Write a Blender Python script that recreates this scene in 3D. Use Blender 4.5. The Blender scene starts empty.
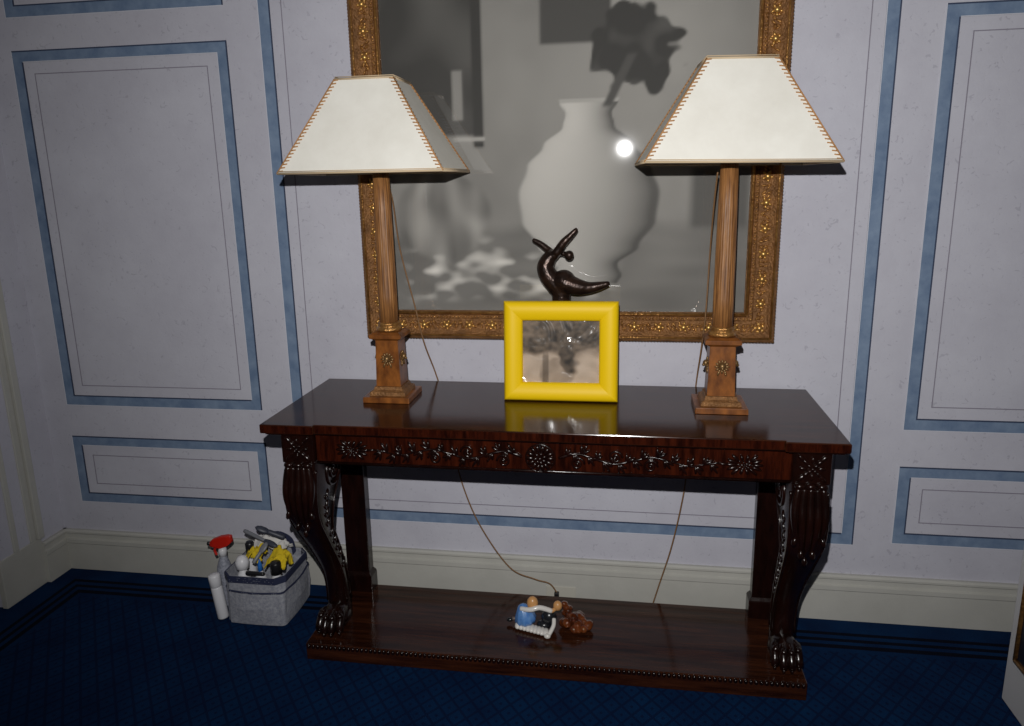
import bpy, bmesh, math, random
from mathutils import Vector, Matrix, noise
random.seed(7)
PI = math.pi
SC = bpy.context.scene
COL = SC.collection

# ---------------------------------------------------------------- camera, light, exposure
YAW, PITCH, ROLL, FPX = .1579, -.2251, -.0189, 743.8
CAM = Vector((0, -2.6, 1.584))
fw = Vector((-math.sin(YAW)*math.cos(PITCH), math.cos(YAW)*math.cos(PITCH), math.sin(PITCH)))
rt = Vector((math.cos(YAW), math.sin(YAW), 0)); up = rt.cross(fw)
Rv = math.cos(ROLL)*rt + math.sin(ROLL)*up
Uv = -math.sin(ROLL)*rt + math.cos(ROLL)*up
cam = bpy.data.cameras.new('camera'); camo = bpy.data.objects.new('camera', cam); COL.objects.link(camo)
camo.matrix_world = Matrix(((Rv.x, Uv.x, -fw.x, CAM.x), (Rv.y, Uv.y, -fw.y, CAM.y), (Rv.z, Uv.z, -fw.z, CAM.z), (0, 0, 0, 1)))
cam.sensor_width = 36; cam.lens = FPX/1024*36; cam.shift_y = -11/1024; cam.clip_start = .05
SC.camera = camo
w = bpy.data.worlds.new('world'); SC.world = w; w.use_nodes = True
w.node_tree.nodes['Background'].inputs[0].default_value = (.5, .55, .65, 1)
w.node_tree.nodes['Background'].inputs[1].default_value = .02
fl = bpy.data.lights.new('camera_flash', 'SPOT'); flo = bpy.data.objects.new('camera_flash', fl); COL.objects.link(flo)
fl.energy = 172; fl.color = (1, .985, .97); fl.shadow_soft_size = .010; fl.spot_size = math.radians(116); fl.spot_blend = 1.0
flo.location = (-.04, -2.6, 1.786)
aim = Vector((-.14, 0, 1.40)) - flo.location
flo.rotation_euler = aim.to_track_quat('-Z', 'Y').to_euler()
vs = SC.view_settings
vs.view_transform = 'Standard'; vs.look = 'None'; vs.gamma = 1; vs.use_curve_mapping = False; vs.exposure = 0.2

# ---------------------------------------------------------------- materials
def srgb(r, g, b):
    f = lambda c: (c/255/12.92) if c/255 <= .04045 else ((c/255+.055)/1.055)**2.4
    return (f(r), f(g), f(b), 1)
MATS = {}
def mat(name, col, rough=.5, metal=0, spec=.5, coat=0, noise_amt=0, nscale=8, stretch=(1, 1, 1), col2=None, bump=0, bscale=60, bstretch=None, alpha=1, rough_var=0):
    m = bpy.data.materials.new(name); m.use_nodes = True; MATS[name] = m
    nt = m.node_tree; n = nt.nodes; l = nt.links; b = n['Principled BSDF']
    b.inputs['Base Color'].default_value = col; b.inputs['Roughness'].default_value = rough
    b.inputs['Metallic'].default_value = metal; b.inputs['Specular IOR Level'].default_value = spec
    b.inputs['Coat Weight'].default_value = coat; b.inputs['Coat Roughness'].default_value = .05
    b.inputs['Alpha'].default_value = alpha
    if col2 or bump:
        tc = n.new('ShaderNodeTexCoord')
    if col2:
        mp = n.new('ShaderNodeMapping'); mp.inputs['Scale'].default_value = stretch; l.new(tc.outputs['Object'], mp.inputs[0])
        nz = n.new('ShaderNodeTexNoise'); nz.inputs['Scale'].default_value = nscale; nz.inputs['Detail'].default_value = 6; nz.inputs['Roughness'].default_value = .65
        l.new(mp.outputs[0], nz.inputs['Vector'])
        cr = n.new('ShaderNodeValToRGB'); cr.color_ramp.elements[0].position = .35; cr.color_ramp.elements[1].position = .68
        cr.color_ramp.elements[0].color = col; cr.color_ramp.elements[1].color = col2
        l.new(nz.outputs[0], cr.inputs[0]); l.new(cr.outputs[0], b.inputs['Base Color'])
    if bump:
        mp2 = n.new('ShaderNodeMapping'); mp2.inputs['Scale'].default_value = bstretch or (1, 1, 1); l.new(tc.outputs['Object'], mp2.inputs[0])
        nb = n.new('ShaderNodeTexNoise'); nb.inputs['Scale'].default_value = bscale; nb.inputs['Detail'].default_value = 4
        l.new(mp2.outputs[0], nb.inputs['Vector'])
        bp = n.new('ShaderNodeBump'); bp.inputs['Strength'].default_value = bump; bp.inputs['Distance'].default_value = .01
        l.new(nb.outputs[0], bp.inputs['Height']); l.new(bp.outputs[0], b.inputs['Normal'])
    return m
def wall_mat():
    # chalky lavender grey paint with small scratches and soft clouding
    m = bpy.data.materials.new('wall_paint'); m.use_nodes = True; MATS['wall_paint'] = m
    n = m.node_tree.nodes; l = m.node_tree.links; b = n['Principled BSDF']; b.inputs['Roughness'].default_value = .75
    tc = n.new('ShaderNodeTexCoord')
    n1 = n.new('ShaderNodeTexNoise'); n1.inputs['Scale'].default_value = 3; n1.inputs['Detail'].default_value = 8; n1.inputs['Roughness'].default_value = .7
    l.new(tc.outputs['Object'], n1.inputs['Vector'])
    cr = n.new('ShaderNodeValToRGB'); cr.color_ramp.elements[0].position = .3; cr.color_ramp.elements[1].position = .7
    cr.color_ramp.elements[0].color = srgb(184, 183, 194); cr.color_ramp.elements[1].color = srgb(198, 198, 208)
    l.new(n1.outputs[0], cr.inputs[0])
    n2 = n.new('ShaderNodeTexNoise'); n2.inputs['Scale'].default_value = 46; n2.inputs['Detail'].default_value = 2; n2.inputs['Distortion'].default_value = 1.6
    l.new(tc.outputs['Object'], n2.inputs['Vector'])
    c2 = n.new('ShaderNodeValToRGB'); c2.color_ramp.elements[0].position = .30; c2.color_ramp.elements[1].position = .35
    c2.color_ramp.elements[0].color = (.68, .67, .70, 1); c2.color_ramp.elements[1].color = (1, 1, 1, 1)
    l.new(n2.outputs[0], c2.inputs[0])
    mx = n.new('ShaderNodeMix'); mx.data_type = 'RGBA'; mx.blend_type = 'MULTIPLY'; mx.inputs[0].default_value = .55
    l.new(cr.outputs[0], mx.inputs[6]); l.new(c2.outputs[0], mx.inputs[7]); l.new(mx.outputs[2], b.inputs['Base Color'])
    bp = n.new('ShaderNodeBump'); bp.inputs['Strength'].default_value = .12; bp.inputs['Distance'].default_value = .005
    l.new(n2.outputs[0], bp.inputs['Height']); l.new(bp.outputs[0], b.inputs['Normal'])
    return m
def carpet_mat(xl):
    # woven blue carpet: three dark border stripes along the walls, diamond trellis field
    m = bpy.data.materials.new('carpet'); m.use_nodes = True; MATS['carpet'] = m
    n = m.node_tree.nodes; l = m.node_tree.links; b = n['Principled BSDF']
    b.inputs['Roughness'].default_value = .95; b.inputs['Specular IOR Level'].default_value = .1
    tc = n.new('ShaderNodeTexCoord'); sp = n.new('ShaderNodeSeparateXYZ'); l.new(tc.outputs['Object'], sp.inputs[0])
    def M(op, a, c=None, d=None):
        k = n.new('ShaderNodeMath'); k.operation = op
        for i, v in enumerate((a, c, d)):
            if v is None: continue
            if isinstance(v, (int, float)): k.inputs[i].default_value = v
            else: l.new(v, k.inputs[i])
        return k.outputs[0]
    d = M('MINIMUM', M('MULTIPLY', sp.outputs[1], -1), M('SUBTRACT', sp.outputs[0], xl))
    st = None
    for c, h in ((.108, .009), (.146, .009), (.184, .011)):
        s = M('LESS_THAN', M('ABSOLUTE', M('SUBTRACT', d, c)), h); st = s if st is None else M('MAXIMUM', st, s)
    P = .062
    def lines(e):
        return M('LESS_THAN', M('ABSOLUTE', M('SUBTRACT', M('FRACT', M('DIVIDE', e, P)), .5)), .09)
    a1 = M('ADD', sp.outputs[0], M('MULTIPLY', sp.outputs[1], .8)); a2 = M('SUBTRACT', sp.outputs[0], M('MULTIPLY', sp.outputs[1], .8))
    tr = M('MAXIMUM', lines(a1), lines(a2))
    def fr(e): return M('ABSOLUTE', M('SUBTRACT', M('FRACT', M('ADD', M('DIVIDE', e, P), .5)), .5))
    dot = M('LESS_THAN', M('MAXIMUM', fr(a1), fr(a2)), .1)
    field = M('MULTIPLY', M('MAXIMUM', tr, dot), M('GREATER_THAN', d, .215))
    nz = n.new('ShaderNodeTexNoise'); nz.inputs['Scale'].default_value = 7; nz.inputs['Detail'].default_value = 5; l.new(tc.outputs['Object'], nz.inputs['Vector'])
    cr = n.new('ShaderNodeValToRGB'); cr.color_ramp.elements[0].position = .3; cr.color_ramp.elements[1].position = .75
    cr.color_ramp.elements[0].color = (.0014, .013, .052, 1); cr.color_ramp.elements[1].color = (.002, .026, .086, 1)
    l.new(nz.outputs[0], cr.inputs[0])
    mx = n.new('ShaderNodeMix'); mx.data_type = 'RGBA'; l.new(M('MULTIPLY', field, .62), mx.inputs[0]); l.new(cr.outputs[0], mx.inputs[6]); mx.inputs[7].default_value = (.002, .006, .03, 1)
    mx2 = n.new('ShaderNodeMix'); mx2.data_type = 'RGBA'; l.new(M('MULTIPLY', st, .93), mx2.inputs[0]); l.new(mx.outputs[2], mx2.inputs[6]); mx2.inputs[7].default_value = (.0012, .0015, .006, 1)
    l.new(mx2.outputs[2], b.inputs['Base Color'])
    n3 = n.new('ShaderNodeTexNoise'); n3.inputs['Scale'].default_value = 420; l.new(tc.outputs['Object'], n3.inputs['Vector'])
    bp = n.new('ShaderNodeBump'); bp.inputs['Strength'].default_value = .5; bp.inputs['Distance'].default_value = .004
    l.new(n3.outputs[0], bp.inputs['Height']); l.new(bp.outputs[0], b.inputs['Normal'])
    return m
def vcol_mat(name, rough=.6, spec=.3):
    m = bpy.data.materials.new(name); m.use_nodes = True; MATS[name] = m
    n = m.node_tree.nodes; b = n['Principled BSDF']; b.inputs['Roughness'].default_value = rough; b.inputs['Specular IOR Level'].default_value = spec
    a = n.new('ShaderNodeVertexColor'); a.layer_name = 'print'; m.node_tree.links.new(a.outputs[0], b.inputs['Base Color'])
    return m
def glass_mat(name, fac, rough, bump=0, bscale=10):
    m = bpy.data.materials.new(name); m.use_nodes = True; MATS[name] = m
    n = m.node_tree.nodes; l = m.node_tree.links; n.remove(n['Principled BSDF']); out = n['Material Output']
    t = n.new('ShaderNodeBsdfTransparent'); g = n.new('ShaderNodeBsdfGlossy'); g.inputs['Roughness'].default_value = rough
    mx = n.new('ShaderNodeMixShader'); mx.inputs[0].default_value = fac
    l.new(t.outputs[0], mx.inputs[1]); l.new(g.outputs[0], mx.inputs[2]); l.new(mx.outputs[0], out.inputs[0])
    if bump:
        tc = n.new('ShaderNodeTexCoord'); nz = n.new('ShaderNodeTexNoise'); nz.inputs['Scale'].default_value = bscale; nz.inputs['Distortion'].default_value = 2.5
        l.new(tc.outputs['Object'], nz.inputs['Vector'])
        bp = n.new('ShaderNodeBump'); bp.inputs['Strength'].default_value = bump; bp.inputs['Distance'].default_value = .02
        l.new(nz.outputs[0], bp.inputs['Height']); l.new(bp.outputs[0], g.inputs['Normal'])
    return m
def dots_mat():
    m = bpy.data.materials.new('dotted_navy'); m.use_nodes = True; MATS['dotted_navy'] = m
    n = m.node_tree.nodes; l = m.node_tree.links; b = n['Principled BSDF']; b.inputs['Roughness'].default_value = .8
    tc = n.new('ShaderNodeTexCoord'); v = n.new('ShaderNodeTexVoronoi'); v.inputs['Scale'].default_value = 130; v.inputs['Randomness'].default_value = .15
    l.new(tc.outputs['Object'], v.inputs['Vector'])
    cr = n.new('ShaderNodeValToRGB'); cr.color_ramp.interpolation = 'CONSTANT'; cr.color_ramp.elements[1].position = .17
    cr.color_ramp.elements[0].color = (.6, .62, .68, 1); cr.color_ramp.elements[1].color = (.016, .022, .06, 1)
    l.new(v.outputs['Distance'], cr.inputs[0]); l.new(cr.outputs[0], b.inputs['Base Color'])
wall_mat(); XL = -2.365; carpet_mat(XL); dots_mat()
mat('band_blue', srgb(98, 119, 148), .7, col2=srgb(126, 145, 170), nscale=14, stretch=(1, 1, 1), bump=.1)
mat('band_line', srgb(50, 62, 88), .7); mat('band_light', srgb(205, 206, 214), .7); mat('pencil_line', srgb(138, 134, 146), .7)
mat('trim_paint', srgb(180, 179, 172), .5, col2=srgb(190, 189, 182), nscale=4, bump=.05)
mat('ceiling_paint', srgb(205, 204, 200), .8)
mat('mahogany', (.013, .0034, .0016, 1), .13, spec=.34, col2=(.056, .0165, .0066, 1), nscale=5, stretch=(.9, 11, 11), bump=.015, bscale=40, bstretch=(1, 10, 10))
mat('mahogany_cross', (.009, .0018, .0010, 1), .18, spec=.4, col2=(.046, .0082, .003, 1), nscale=6, stretch=(9, 3, 1.5), bump=.01)
mat('mahogany_dark', (.005, .0015, .0011, 1), .22, spec=.45, col2=(.014, .0036, .0022, 1), nscale=8, stretch=(4, 4, 1), bump=.08, bscale=60)
mat('lamp_wood', srgb(92, 56, 28), .5, col2=srgb(172, 120, 68), nscale=14, stretch=(11, 11, .5), bump=.12, bscale=30, bstretch=(8, 8, .6))
mat('lamp_die_wood', srgb(92, 50, 18), .35, col2=srgb(150, 90, 36), nscale=8, stretch=(3, 3, 1.5), bump=.03)
mat('gilt', srgb(142, 98, 52), .36, metal=.7, col2=srgb(196, 146, 84), nscale=40, bump=.5, bscale=120)
mat('gilt_dull', srgb(118, 82, 48), .5, metal=.4, col2=srgb(160, 114, 68), nscale=30, bump=.8, bscale=150)
mat('gilt_bright', srgb(205, 160, 92), .34, metal=.75)
mat('brass_old', srgb(112, 84, 50), .4, metal=.6, col2=srgb(150, 118, 76), nscale=60)
mat('parchment', srgb(226, 223, 213), .6, col2=srgb(236, 234, 225), nscale=7, bump=.04, bscale=30)
mat('lacing', srgb(176, 128, 78), .7); mat('rim_tan', srgb(200, 178, 146), .6); mat('shade_inside', srgb(190, 182, 165), .7)
mat('yellow_lacquer', srgb(240, 200, 6), .5, spec=.3); mat('yellow_side', srgb(236, 196, 6), .4)
mat('bronze', (.018, .011, .009, 1), .3, metal=.55, col2=(.05, .026, .018, 1), nscale=30, bump=.25, bscale=60)
mat('cord_gold', srgb(140, 104, 66), .6, col2=srgb(110, 80, 52), nscale=200)
mat('black_plastic', (.012, .012, .014, 1), .35); mat('outlet_plate', srgb(192, 189, 178), .4)
mat('white_plastic', srgb(222, 222, 226), .35); mat('red_plastic', srgb(196, 34, 20), .35); mat('grey_plastic', srgb(120, 122, 128), .4)
mat('dark_grey', srgb(58, 62, 74), .45); mat('blue_cap', srgb(40, 110, 190), .4)
mat('yellow_cloth', srgb(216, 188, 30), .9, bump=.6, bscale=50); mat('white_cloth', srgb(214, 212, 208), .9, bump=.6, bscale=40)
mat('mesh_fabric', srgb(160, 163, 176), .7, alpha=.66, col2=srgb(206, 208, 216), nscale=90, bump=.6, bscale=260); mat('speckled_bottle', srgb(120, 124, 138), .5, col2=srgb(175, 178, 190), nscale=150)
mat('porcelain_white', srgb(226, 222, 216), .2, coat=.4); mat('porcelain_blue', srgb(70, 120, 190), .22, coat=.4, col2=srgb(110, 155, 210), nscale=40)
mat('porcelain_black', (.012, .013, .016, 1), .25, coat=.4); mat('porcelain_tan', srgb(205, 152, 96), .3); mat('porcelain_grey', srgb(110, 96, 90), .3)
mat('amber', (.05, .010, .003, 1), .08, coat=1, col2=(.20, .05, .010, 1), nscale=25)
mat('white_paint', srgb(205, 204, 204), .45); mat('dark_panel', (.01, .012, .02, 1), .3)
vcol_mat('picture_print', .7); vcol_mat('photo_print', .5)
glass_mat('picture_glass', .05, .028); glass_mat('cellophane', .08, .14, .4, 7)

# ---------------------------------------------------------------- mesh helpers
class MB:
    def __init__(s): s.v = []; s.f = []
    def add(s, vs, fs):
        o = len(s.v); s.v += [tuple(v) for v in vs]; s.f += [tuple(i+o for i in f) for f in fs]; return s
    def box(s, x0, x1, y0, y1, z0, z1):
        return s.add([(x, y, z) for z in (z0, z1) for y in (y0, y1) for x in (x0, x1)],
                     [(0, 2, 3, 1), (4, 5, 7, 6), (0, 1, 5, 4), (2, 6, 7, 3), (0, 4, 6, 2), (1, 3, 7, 5)])
    def frustum(s, cx, cy, z0, hx0, hy0, z1, hx1, hy1):
        return s.add([(cx-hx0, cy-hy0, z0), (cx+hx0, cy-hy0, z0), (cx+hx0, cy+hy0, z0), (cx-hx0, cy+hy0, z0),
                      (cx-hx1, cy-hy1, z1), (cx+hx1, cy-hy1, z1), (cx+hx1, cy+hy1, z1), (cx-hx1, cy+hy1, z1)],
                     [(3, 2, 1, 0), (4, 5, 6, 7), (0, 1, 5, 4), (1, 2, 6, 5), (2, 3, 7, 6), (3, 0, 4, 7)])
    def ell(s, c, r, rot=None, nu=10, nv=6):
        c = Vector(c); vs = []; fs = []
        for j in range(1, nv):
            t = PI*j/nv
            for i in range(nu):
                a = 2*PI*i/nu; p = Vector((r[0]*math.sin(t)*math.cos(a), r[1]*math.sin(t)*math.sin(a), r[2]*math.cos(t)))
                vs.append(c + (rot @ p if rot else p))
        a = Vector((0, 0, r[2])); b = Vector((0, 0, -r[2]))
        vs += [c+(rot @ a if rot else a), c+(rot @ b if rot else b)]; T = len(vs)-2
        for j in range(nv-2):
            for i in range(nu):
                k = (i+1) % nu; fs.append((j*nu+i, (j+1)*nu+i, (j+1)*nu+k, j*nu+k))
        for i in range(nu):
            k = (i+1) % nu; fs.append((T, i, k)); fs.append((T+1, (nv-2)*nu+k, (nv-2)*nu+i))
        return s.add(vs, fs)
    def tube(s, pts, r, n=6, closed=False):
        pts = [Vector(p) for p in pts]; N = len(pts); rs = r if isinstance(r, (list, tuple)) else [r]*N
        vs = []; fs = []; prev = None
        for i, p in enumerate(pts):
            if closed: t = pts[(i+1) % N]-pts[i-1]
            else: t = pts[min(i+1, N-1)]-pts[max(i-1, 0)]
            t.normalize()
            if prev is None:
                u = t.cross(Vector((0, 0, 1)))
                if u.length < .1: u = t.cross(Vector((0, 1, 0)))
            else: u = prev - t*prev.dot(t)
            u.normalize(); prev = u; w_ = t.cross(u)
            for k in range(n):
                a = 2*PI*k/n; vs.append(p + (u*math.cos(a)+w_*math.sin(a))*rs[i])
        M_ = N if closed else N-1
        for i in range(M_):
            j = (i+1) % N
            for k in range(n):
                q = (k+1) % n; fs.append((i*n+k, i*n+q, j*n+q, j*n+k))
        if not closed:
            fs.append(tuple(range(n-1, -1, -1))); fs.append(tuple((N-1)*n+k for k in range(n)))
        return s.add(vs, fs)
    def lathe(s, prof, c=(0, 0, 0), n=24, flute=0, nfl=16):
        vs = []; fs = []; c = Vector(c)
        for r, z in prof:
            for i in range(n):
                a = 2*PI*i/n; rr = r*(1-flute*(.5+.5*math.cos(a*nfl))); vs.append(c+Vector((rr*math.cos(a), rr*math.sin(a), z)))
        for j in range(len(prof)-1):
            for i in range(n):
                k = (i+1) % n; fs.append((j*n+i, j*n+k, (j+1)*n+k, (j+1)*n+i))
        fs.append(tuple(range(n-1, -1, -1))); fs.append(tuple((len(prof)-1)*n+i for i in range(n)))
        return s.add(vs, fs)
    def loft(s, rings, cap=True):
        n = len(rings[0]); vs = [p for r in rings for p in r]; fs = []
        for j in range(len(rings)-1):
            for i in range(n):
                k = (i+1) % n; fs.append((j*n+i, j*n+k, (j+1)*n+k, (j+1)*n+i))
        if cap: fs.append(tuple(range(n-1, -1, -1))); fs.append(tuple((len(rings)-1)*n+i for i in range(n)))
        return s.add(vs, fs)
    def prism(s, poly, z0, z1):
        n = len(poly); vs = [(x, y, z0) for x, y in poly]+[(x, y, z1) for x, y in poly]
        return s.add(vs, [tuple(range(n-1, -1, -1)), tuple(range(n, 2*n))]+[(i, (i+1) % n, n+(i+1) % n, n+i) for i in range(n)])
    def xform(s, M_): s.v = [tuple(M_ @ Vector(v)) for v in s.v]; return s
    def mesh(s, name, m, smooth=False, origin=(0, 0, 0)):
        o = Vector(origin); me = bpy.data.meshes.new(name); me.from_pydata([tuple(Vector(v)-o) for v in s.v], [], s.f); me.update()
        bm = bmesh.new(); bm.from_mesh(me); bmesh.ops.recalc_face_normals(bm, faces=bm.faces); bm.to_mesh(me); bm.free()
        me.materials.append(MATS[m])
        if smooth:
            for p in me.polygons: p.use_smooth = True
        return me
    def obj(s, name, m, parent=None, smooth=False, bevel=0, kind=None, label=None):
        """vertices are world coordinates; origin follows the parent or the mesh base centre"""
        if parent: org = parent.matrix_world.translation if False else ORG[parent.name]
        else:
            xs = [v[0] for v in s.v]; ys = [v[1] for v in s.v]; zs = [v[2] for v in s.v]
            org = Vector(((min(xs)+max(xs))/2, (min(ys)+max(ys))/2, min(zs)))
        o = bpy.data.objects.new(name, s.mesh(name, m, smooth, org)); COL.objects.link(o)
        if parent: o.parent = parent; ORG[o.name] = org
        else: o.location = org; ORG[o.name] = org
        if bevel:
            b = o.modifiers.new('bevel', 'BEVEL'); b.width = bevel; b.segments = 2; b.limit_method = 'ANGLE'
        if kind: o['kind'] = kind
        if label: o['label'] = label
        return o
ORG = {}
def thing(name, label, cat, loc, group=None):
    o = bpy.data.objects.new(name, None); COL.objects.link(o); o.location = loc; ORG[o.name] = Vector(loc); o.empty_display_size = .05
    return tag(o, label, cat, group)
def tag(o, label, cat, group=None):
    o['label'] = label; o['category'] = cat
    if group: o['group'] = group
    return o
def struct(o, label=None):
    o['kind'] = 'structure'
    if label: o['label'] = label
    return o
def share(src, name, parent, loc, rot=None):
    """copy of a piece that shares its mesh, placed at a world location"""
    o = bpy.data.objects.new(name, src); COL.objects.link(o); o.parent = parent; o.location = Vector(loc)-ORG[parent.name]
    if rot: o.rotation_euler = rot
    return o
def spline(pts, n=8):
    P = [Vector(p) for p in pts]; out = []
    for i in range(len(P)-1):
        a = P[max(i-1, 0)]; b = P[i]; c = P[i+1]; d = P[min(i+2, len(P)-1)]
        for k in range(n):
            t = k/n; out.append(.5*((2*b)+(c-a)*t+(2*a-5*b+4*c-d)*t*t+(3*b-a-3*c+d)*t**3))
    return out+[P[-1]]
def dirrot(d, n=(0, -1, 0)):
    """rotation taking local x to d, local z to n"""
    x = Vector(d).normalized(); z = Vector(n); z = (z-x*z.dot(x)).normalized(); y = z.cross(x)
    return Matrix(((x.x, y.x, z.x), (x.y, y.y, z.y), (x.z, y.z, z.z)))

# ---------------------------------------------------------------- room
YB, XR, H = -4.6, 3.0, 3.3
wb = struct(MB().box(XL-.15, XR+.15, 0, .15, 0, H).obj('wall_back', 'wall_paint'), 'lavender grey wall painted with blue outlined panels')
struct(MB().box(XL-.75, XR+.15, YB-.15, .15, -.12, 0).obj('floor', 'carpet'), 'dark blue carpet with trellis pattern and black border stripes')
for o in bpy.data.objects:
    if o.name == 'floor':   # keep object coordinates equal to room coordinates
        me = o.data
        for v in me.vertices: v.co += o.location
        o.location = (0, 0, 0); ORG['floor'] = Vector((0, 0, 0))
struct(MB().box(XL-.75, XR+.15, YB-.15, .15, H, H+.12).obj('ceiling', 'ceiling_paint'))
m = MB().box(XL-.15, XL, -.33, 0, 0, H); m.box(XL-.15, XL, YB, -1.37, 0, H); m.box(XL-.15, XL, -1.37, -.33, 2.15, H)
struct(m.obj('wall_left', 'wall_paint'), 'narrow grey wall between room corner and door casing')
# baseboards: stepped profile (y offset, z)
def base_profile(L0, L1, axis, at, sgn):
    prof = [(0, 0), (.020, 0), (.020, .118), (.023, .122), (.023, .138), (.014, .142), (.014, .160), (.019, .165), (.019, .172), (.012, .178), (0, .178)]
    r = []
    for L in (L0, L1):
        r.append([(L, at+sgn*d, z) if axis == 'x' else (at+sgn*d, L, z) for d, z in prof])
    return MB().loft(r)
struct(base_profile(XL, XR, 'x', 0, -1).obj('baseboard_back', 'trim_paint'), 'beige grey moulded baseboard under the panelled wall')
struct(base_profile(0, -.135, 'y', XL, 1).obj('baseboard_left', 'trim_paint'), 'short return of baseboard beside the door casing')
# door casing and door in the left wall
m = MB()
for y0, y1, d in ((-.125, -.155, .030), (-.155, -.185, .018), (-.185, -.245, .010), (-.245, -.268, .020), (-.268, -.34, .006)):
    m.box(XL-.02, XL-.012+d, y1, y0, .20, 2.2)
m.box(XL-.02, XL+.004, -.34, -.13, 0, .20); m.box(XL-.02, XL+.02, -1.6, -.125, 2.2, 2.36); m.box(XL-.02, XL+.01, -1.57, -1.36, 0, 2.2)
struct(m.obj('trim_1', 'trim_paint', bevel=.003), 'beige grey moulded door casing at the left edge')
d1 = struct(MB().box(XL-.13, XL-.09, -1.37, -.33, 0, 2.15).obj('door_1', 'trim_paint'))
for z0, z1 in ((.25, .85), (1.0, 1.95)): MB().box(XL-.092, XL-.082, -1.22, -.48, z0, z1).obj('door_panel', 'trim_paint', d1, bevel=.004)
MB().ell((XL-.06, -1.28, 1.0), (.03, .025, .025)).obj('door_knob', 'brass_old', d1, smooth=True)

# painted panels on the back wall: blue band with a dark line along upper/right edges, pale line opposite, thin inner line
def rect_band(x0, x1, z0, z1, t, y0, y1):
    m_ = MB(); o_ = [(x0, z0), (x1, z0), (x1, z1), (x0, z1)]; i_ = [(x0+t, z0+t), (x1-t, z0+t), (x1-t, z1-t), (x0+t, z1-t)]
    for k in range(4):
        q = (k+1) % 4; quad = [o_[k], o_[q], i_[q], i_[k]]
        m_.add([(x, y0, z) for x, z in quad]+[(x, y1, z) for x, z in quad], [(0, 1, 2, 3), (7, 6, 5, 4), (0, 4, 5, 1), (1, 5, 6, 2), (2, 6, 7, 3), (3, 7, 4, 0)])
    return m_
def panel(x0, x1, z0, z1, t=.0405):
    b = rect_band(x0, x1, z0, z1, t, -.0015, .002).obj('panel_band', 'band_blue', wb)
    e = .0045; k = MB(); y0, y1 = -.0022, .001
    k.box(x0, x1, y0, y1, z1-e, z1); k.box(x1-e, x1, y0, y1, z0, z1-e)                       # outer top, outer right
    k.box(x0+t, x1-t, y0, y1, z0+t-e, z0+t); k.box(x0+t-e, x0+t, y0, y1, z0+t-e, z1-t)       # inner bottom, inner left
    k.obj('band_shade_line', 'band_line', b)
    k = MB(); e = .0025
    k.box(x0+t, x1-t, y0, y1, z1-t, z1-t+e); k.box(x1-t, x1-t+e, y0, y1, z0+t, z1-t+e); k.box(x0-e, x0, y0, y1, z0, z1); k.box(x0-e, x1, y0, y1, z0-e, z0)
    k.obj('band_light_line', 'band_light', b)
    q = t+.040; rect_band(x0+q, x1-q, z0+q, z1-q, .0032, -.0012, .001).obj('panel_inner_line', 'pencil_line', wb)
panel(-2.257, -1.4066, .731, 2.0855); panel(-2.257, -1.4066, .3076, .5965); panel(-2.257, -1.4066, 2.2, 2.75)
panel(-1.2775, .8088, .294, 2.75, .0425)
panel(.9391, 1.79, .731, 2.0855); panel(.9391, 1.79, .3076, .5965); panel(.9391, 1.79, 2.2, 2.75)
# socket in the baseboard
ob = thing('wall_socket', 'pale socket plate on the baseboard behind the small ornament', 'socket', (-.237, -.020, .012))
MB().box(-.294, -.18, -.0235, -.0195, .012, .064).obj('plate', 'outlet_plate', ob, bevel=.001)
MB().box(-.262, -.244, -.042, -.0235, .022, .046).obj('plug', 'black_plastic', ob, bevel=.003)

# ---------------------------------------------------------------- console table
T = thing('console_table', 'long dark mahogany console table with carved scroll legs and plinth shelf', 'console table', (-.25, -.29, 0))
TA, TB, TF, TK, TZ = -1.1133, .6071, -.572, -.020, .872
def top_poly(off):
    r = .012
    return [(TA+off, TK), (TA+off, TF+off), (TA+.172-off, TF+off), (TA+.172-off, TF+r+off), (TB-.172+off, TF+r+off), (TB-.172+off, TF+off), (TB-off, TF+off), (TB-off, TK)]
MB().prism(top_poly(0), TZ-.029, TZ).obj('table_top', 'mahogany', T, bevel=.003)
# cross-banded veneer edge
m = MB()
for x0, x1, yf in ((TA+.003, TA+.171, TF), (TA+.1735, TB-.1735, TF+.012), (TB-.171, TB-.003, TF)):
    m.box(x0, x1, yf-.0012, yf+.004, TZ-.026, TZ-.003)
m.box(TA-.0012, TA+.004, TF+.004, TK, TZ-.026, TZ-.003); m.box(TB-.004, TB+.0012, TF+.004, TK, TZ-.026, TZ-.003)
m.obj('veneer_edge', 'mahogany_cross', T)
MB().prism(top_poly(.012), TZ-.035, TZ-.029).obj('under_moulding', 'mahogany_dark', T)
LX, RX = -1.006, .514
m = MB().box(-.952, .462, -.530, -.50, .738, .837); m.box(-1.055, -1.03, -.45, -.02, .738, .837); m.box(.535, .56, -.45, -.02, .738, .837); m.box(-1.03, .535, -.045, -.02, .70, .837)
m.obj('frieze', 'mahogany_cross', T)
m = MB().tube([(-.952, -.528, .740), (.462, -.528, .740)], .006, 8); m.tube([(-.952, -.529, .832), (.462, -.529, .832)], .004, 8)
m.obj('frieze_bead', 'mahogany_dark', T, smooth=True)
MB().box(-.2535, -.2495, -.5315, -.529, .745, .828).obj('drawer_gap', 'black_plastic', T)
def petal(m_, c, d, L, W, hh, n=(0, -1, 0)):
    d = Vector(d).normalized(); m_.ell(Vector(c)+d*L*.5, (L*.55, W*.5, hh), dirrot(d, n), 8, 5)
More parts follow.
